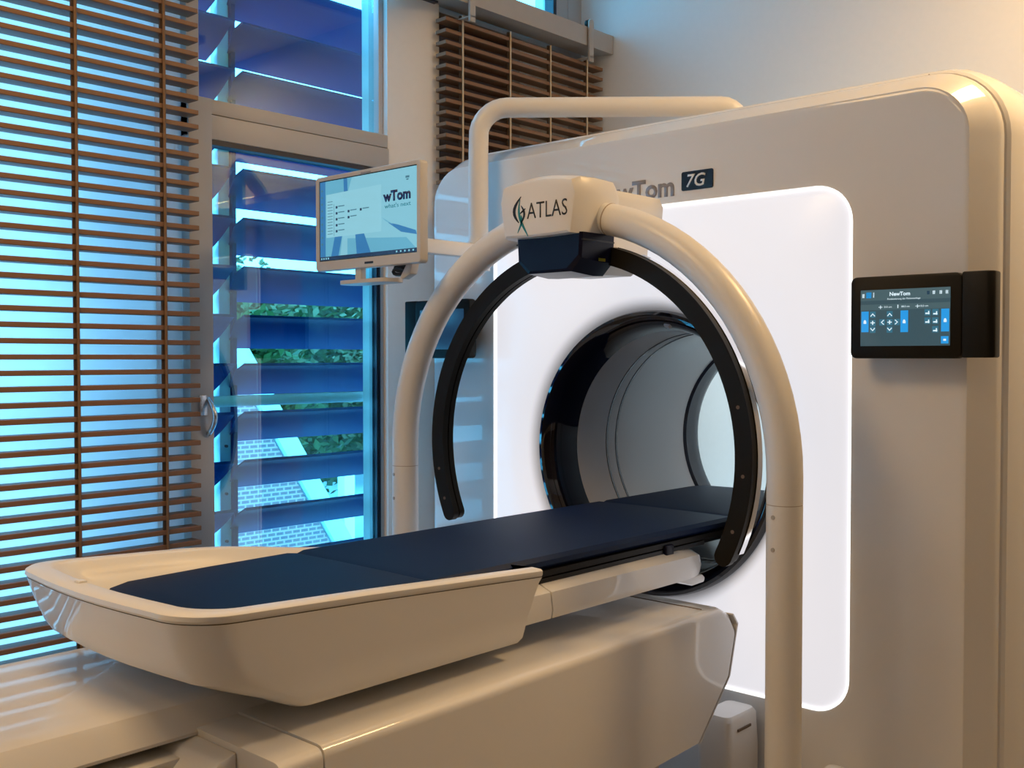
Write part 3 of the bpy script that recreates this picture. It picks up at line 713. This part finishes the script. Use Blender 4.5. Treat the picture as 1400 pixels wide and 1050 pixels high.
# ------------------------------------------------------------------ patient table
pt = empty('patient_table', (CX, 1.9, 0)); tagp(pt, 'beige glossy patient table with boat-shaped foot end and wide base', 'table')
def rimz(y, x=0):
    u = min(1, max(0, (y - 1.30) / .49))
    return .968 - .050 * (y - .90) - .010 * max(0, y - 1.3) - (.030 * u * u * (3 - 2 * u) if x < CX else 0)
Y0, Y1, HW = .895, 1.795, .348
def tub_loop(inset, zf, ynear, yfar, endz=None, r=.13, n=10):
    hw = HW - inset; L = []
    L.append((CX - hw, yfar)); 
    for k in range(1, 8): L.append((CX - hw, yfar + (ynear + r - yfar) * k / 8))
    for k in range(n + 1):
        a = math.radians(180 + 90 * k / n); L.append((CX - hw + r + r * math.cos(a), ynear + r + r * math.sin(a)))
    for k in range(1, 6): L.append((CX - hw + r + (2 * hw - 2 * r) * k / 6, ynear - .018 * math.sin(PI * k / 6)))
    for k in range(n + 1):
        a = math.radians(270 + 90 * k / n); L.append((CX + hw - r + r * math.cos(a), ynear + r + r * math.sin(a)))
    for k in range(1, 8): L.append((CX + hw, ynear + r + (yfar - ynear - r) * k / 8))
    L.append((CX + hw, yfar))
    return [(x, y, zf(x, y)) for x, y in L]
zr = lambda dz: (lambda x, y: rimz(y, x) + dz)
zb = lambda x, y: .757
loops = [tub_loop(.0, zr(-.0185), Y0 + .003, Y1, r=.10), tub_loop(.002, lambda x, y: min(.905, rimz(y, x) - .030), Y0 + .018, Y1 - .008, r=.095), tub_loop(.006, lambda x, y: min(.855, rimz(y, x) - .045), Y0 + .040, Y1 - .022, r=.088), tub_loop(.009, lambda x, y: .833, Y0 + .056, Y1 - .028, r=.082), tub_loop(.014, lambda x, y: .812, Y0 + .105, Y1 - .034, r=.07), tub_loop(.014, lambda x, y: .784, Y0 + .180, Y1 - .044, r=.055), tub_loop(.015, lambda x, y: .768, Y0 + .215, Y1 - .050, r=.045), tub_loop(.022, zb, Y0 + .240, Y1 - .060, r=.035)]
bm = bmesh.new(); loft(bm, loops, False, True)
fin(bm, 'tub_shell', 'shell_white', pt, angle=30)
# rim band and inner lining, U-shaped and open towards the gantry
bm = bmesh.new()
loft(bm, [tub_loop(.001, zr(-.017), Y0 + .003, Y1, r=.10), tub_loop(-.002, zr(-.012), Y0 - .001, Y1, r=.102), tub_loop(-.002, zr(-.004), Y0, Y1, r=.102), tub_loop(.003, zr(.0), Y0 + .006, Y1, r=.098), tub_loop(.030, zr(.001), Y0 + .045, Y1, r=.085), tub_loop(.038, zr(-.003), Y0 + .052, Y1, r=.08), tub_loop(.050, zr(-.03), Y0 + .075, Y1, r=.07), tub_loop(.075, lambda x, y: .885, Y0 + .12, Y1, r=.08), tub_loop(.11, lambda x, y: .872, Y0 + .16, Y1, r=.06)], False, True, closed=True)
rim = fin(bm, 'tub_rim', 'tube_white', pt, angle=40)
bm = bmesh.new(); loft(bm, [tub_loop(.0015, zr(-.0195), Y0 + .0045, Y1, r=.10), tub_loop(.0015, zr(-.0155), Y0 + .0045, Y1, r=.10)], False, False); fin(bm, 'rim_seam', 'seam', pt)
box('rim_catch', 'tube_white', pt, CX - .075, CX - .055, Y0 + .012, Y0 + .03, rimz(Y0) - .002, rimz(Y0) + .004, .002)
# sled
def sec_x(hw, z0, z1, c): return [(CX - hw, z0), (CX + hw, z0), (CX + hw + .004, z0 + .02), (CX + hw - .002, z1 - .02), (CX + hw - c, z1), (CX - hw + c, z1), (CX - hw + .002, z1 - .02), (CX - hw - .004, z0 + .02)]
def sled(name, y0, y1, taper):
    bm = bmesh.new(); st = [(y0, 0), (y1 - taper, 0), (y1 - taper * .4, .35), (y1, 1)]
    loft(bm, [[(u, y, v - (v - .785) * .0) for u, v in sec_x(.298 - .03 * q, .780 + .004 * q, .862 - .012 * q, .05)] for y, q in st]); return fin(bm, name, 'shell_white', pt, angle=25)
sled('sled_cover', 1.74, 1.886, .001); sled('sled_cover', 1.890, 2.585, .10)
prism_obj('sled_lip', 'shell_white', pt, [(2.45, .777), (2.58, .777), (2.595, .766), (2.59, .753), (2.53, .751)], 'x', CX - .28, CX + .28, .004)
# carbon tray and rails
bm = bmesh.new(); loft(bm, [[(CX - .262, y, .872), (CX - .262, y, .886), (CX + .262, y, .886), (CX + .262, y, .872), (CX + .23, y, .850), (CX - .23, y, .850)] for y in (1.15, 3.42)]); fin(bm, 'tray', 'black_satin', pt)
for s in (1, -1):
    xs = sorted((CX + s * .236, CX + s * .262)); box('tray_rail', 'black_rubber', pt, xs[0], xs[1], 1.80, 2.62, .855, .868, .003)
    xs = sorted((CX + s * .22, CX + s * .250)); box('tray_rail', 'black_rubber', pt, xs[0], xs[1], 1.80, 2.50, .838, .852, .003)
    xs = sorted((CX + s * .245, CX + s * .270)); box('tray_clip', 'pod_blue', pt, xs[0], xs[1], 2.41, 2.45, .835, .880, .004)
# base
BX = .418
out = [(1.128, .712), (2.37, .726), (2.46, .722), (2.505, .700), (2.532, .662), (2.492, .53), (2.345, .385), (1.128, .345)]
def base_piece(name, outl, m='shell_white', b=.022):
    bm = bmesh.new(); prism(bm, outl, 'x', CX - BX, CX + BX); bmesh.ops.recalc_face_normals(bm, faces=bm.faces)
    top = [e for e in bm.edges if abs(e.verts[0].co.x - e.verts[1].co.x) < 1e-5 and min(v.co.z for v in e.verts) > .64]
    bmesh.ops.bevel(bm, geom=top, offset=b, segments=4, profile=.5, affect='EDGES', clamp_overlap=True)
    return fin(bm, name, m, pt, angle=25)
base_piece('base_cover', out)
endo = [(2.512, .695), (2.538, .664), (2.497, .527), (2.348, .380)]
bm = bmesh.new()
for s in (1, -1):
    pass
strip = [(y, z) for y, z in endo] + [(y + .005, z + .002) for y, z in endo[::-1]]
prism(bm, strip, 'x', CX - BX + .004, CX + BX + .001); fin(bm, 'end_trim', 'shell_white', pt)
box('top_seam', 'seam', pt, CX - BX + .03, CX + BX - .025, 2.395, 2.397, .72, .7268)
base_piece('base_corner', [(1.035, .705), (1.124, .709), (1.124, .345), (1.035, .345)], b=.020).name = 'base_end_cover'
prism_obj('base_end_ramp', 'shell_white', pt, [(1.034, .694), (1.034, .655), (.985, .618), (.965, .655), (1.0, .685)], 'x', CX - .40, CX + .285, .004)
box('side_frame', 'shell_white', pt, -2.20, -1.72, .30, .985, .655, .672, .004)
prism_obj('base_pedestal', 'frame_paint', pt, [(1.3, 0), (2.30, 0), (2.28, .37), (1.3, .35)], 'x', CX - .36, CX + .34, .01)
# telescopic top cover running to the left, below the tub
bm = bmesh.new(); pr_ = [(-2.36, .70), (-2.335, .735), (-2.29, .747), (-1.84, .748), (-1.805, .7475), (-1.790, .744), (-1.780, .737), (-1.747, .700), (-1.747, .694), (-1.80, .69), (-2.3, .69)]
loft(bm, [[(x, y, z) for x, z in pr_] for y in (.02, 1.30)]); fin(bm, 'top_cover', 'shell_white', pt, angle=14)
box('rail_bed', 'black_rubber', pt, -2.28, -1.80, .1, 1.6, .60, .688)
box('table_foot', 'frame_paint', pt, -2.25, -1.6, .2, .9, 0, .60, .02)
# shroud between base and gantry
bm = bmesh.new(); loft(bm, [[(u, v, z) for u, v in rrect(-1.545, 2.60 , .055 - q, .085 - q, .02, 4)] for q, z in ((0, 0), (0, .30), (.004, .385), (.012, .398))]); 
shr = fin(bm, 'base_shroud', 'tube_white', pt)
box('shroud_slot', 'seam', shr, -1.492, -1.4885, 2.56, 2.63, .355, .362)
# mattress rests in the tub and on the tray
def mloop(y, hw, z0, z1, e):
    return [(CX - hw, y, z0 + e), (CX - hw, y, z1 - e), (CX - hw + e, y, z1), (CX - .1, y, z1 + .002), (CX + .1, y, z1 + .002), (CX + hw - e, y, z1), (CX + hw, y, z1 - e), (CX + hw, y, z0 + e), (CX + hw - e, y, z0), (CX - hw + e, y, z0)]
mp_ = empty('mattress', (CX, 2.2, .887)); tagp(mp_, 'long dark navy padded mattress lying on the patient table', 'mattress')
bm = bmesh.new()
loft(bm, [mloop(1.03, .18, .892, .905, .004), mloop(1.05, .225, .889, .912, .008), mloop(1.10, .245, .888, .916, .010), mloop(1.30, .250, .888, .918, .010), mloop(1.52, .255, .887, .918, .010), mloop(1.548, .256, .887, .914, .012)])
fin(bm, 'pad', 'navy_pad', mp_, angle=40)
bm = bmesh.new()
loft(bm, [mloop(1.549, .256, .887, .914, .012), mloop(1.57, .257, .887, .919, .010), mloop(2.30, .260, .887, .919, .010), mloop(2.78, .260, .887, .918, .010), mloop(2.80, .260, .887, .914, .012)])
fin(bm, 'pad', 'navy_pad', mp_, angle=40)
bm = bmesh.new()
loft(bm, [mloop(2.801, .260, .887, .914, .012), mloop(2.82, .260, .887, .918, .010), mloop(3.35, .260, .887, .918, .010), mloop(3.43, .255, .887, .914, .012)])
fin(bm, 'pad', 'navy_pad', mp_, angle=40)
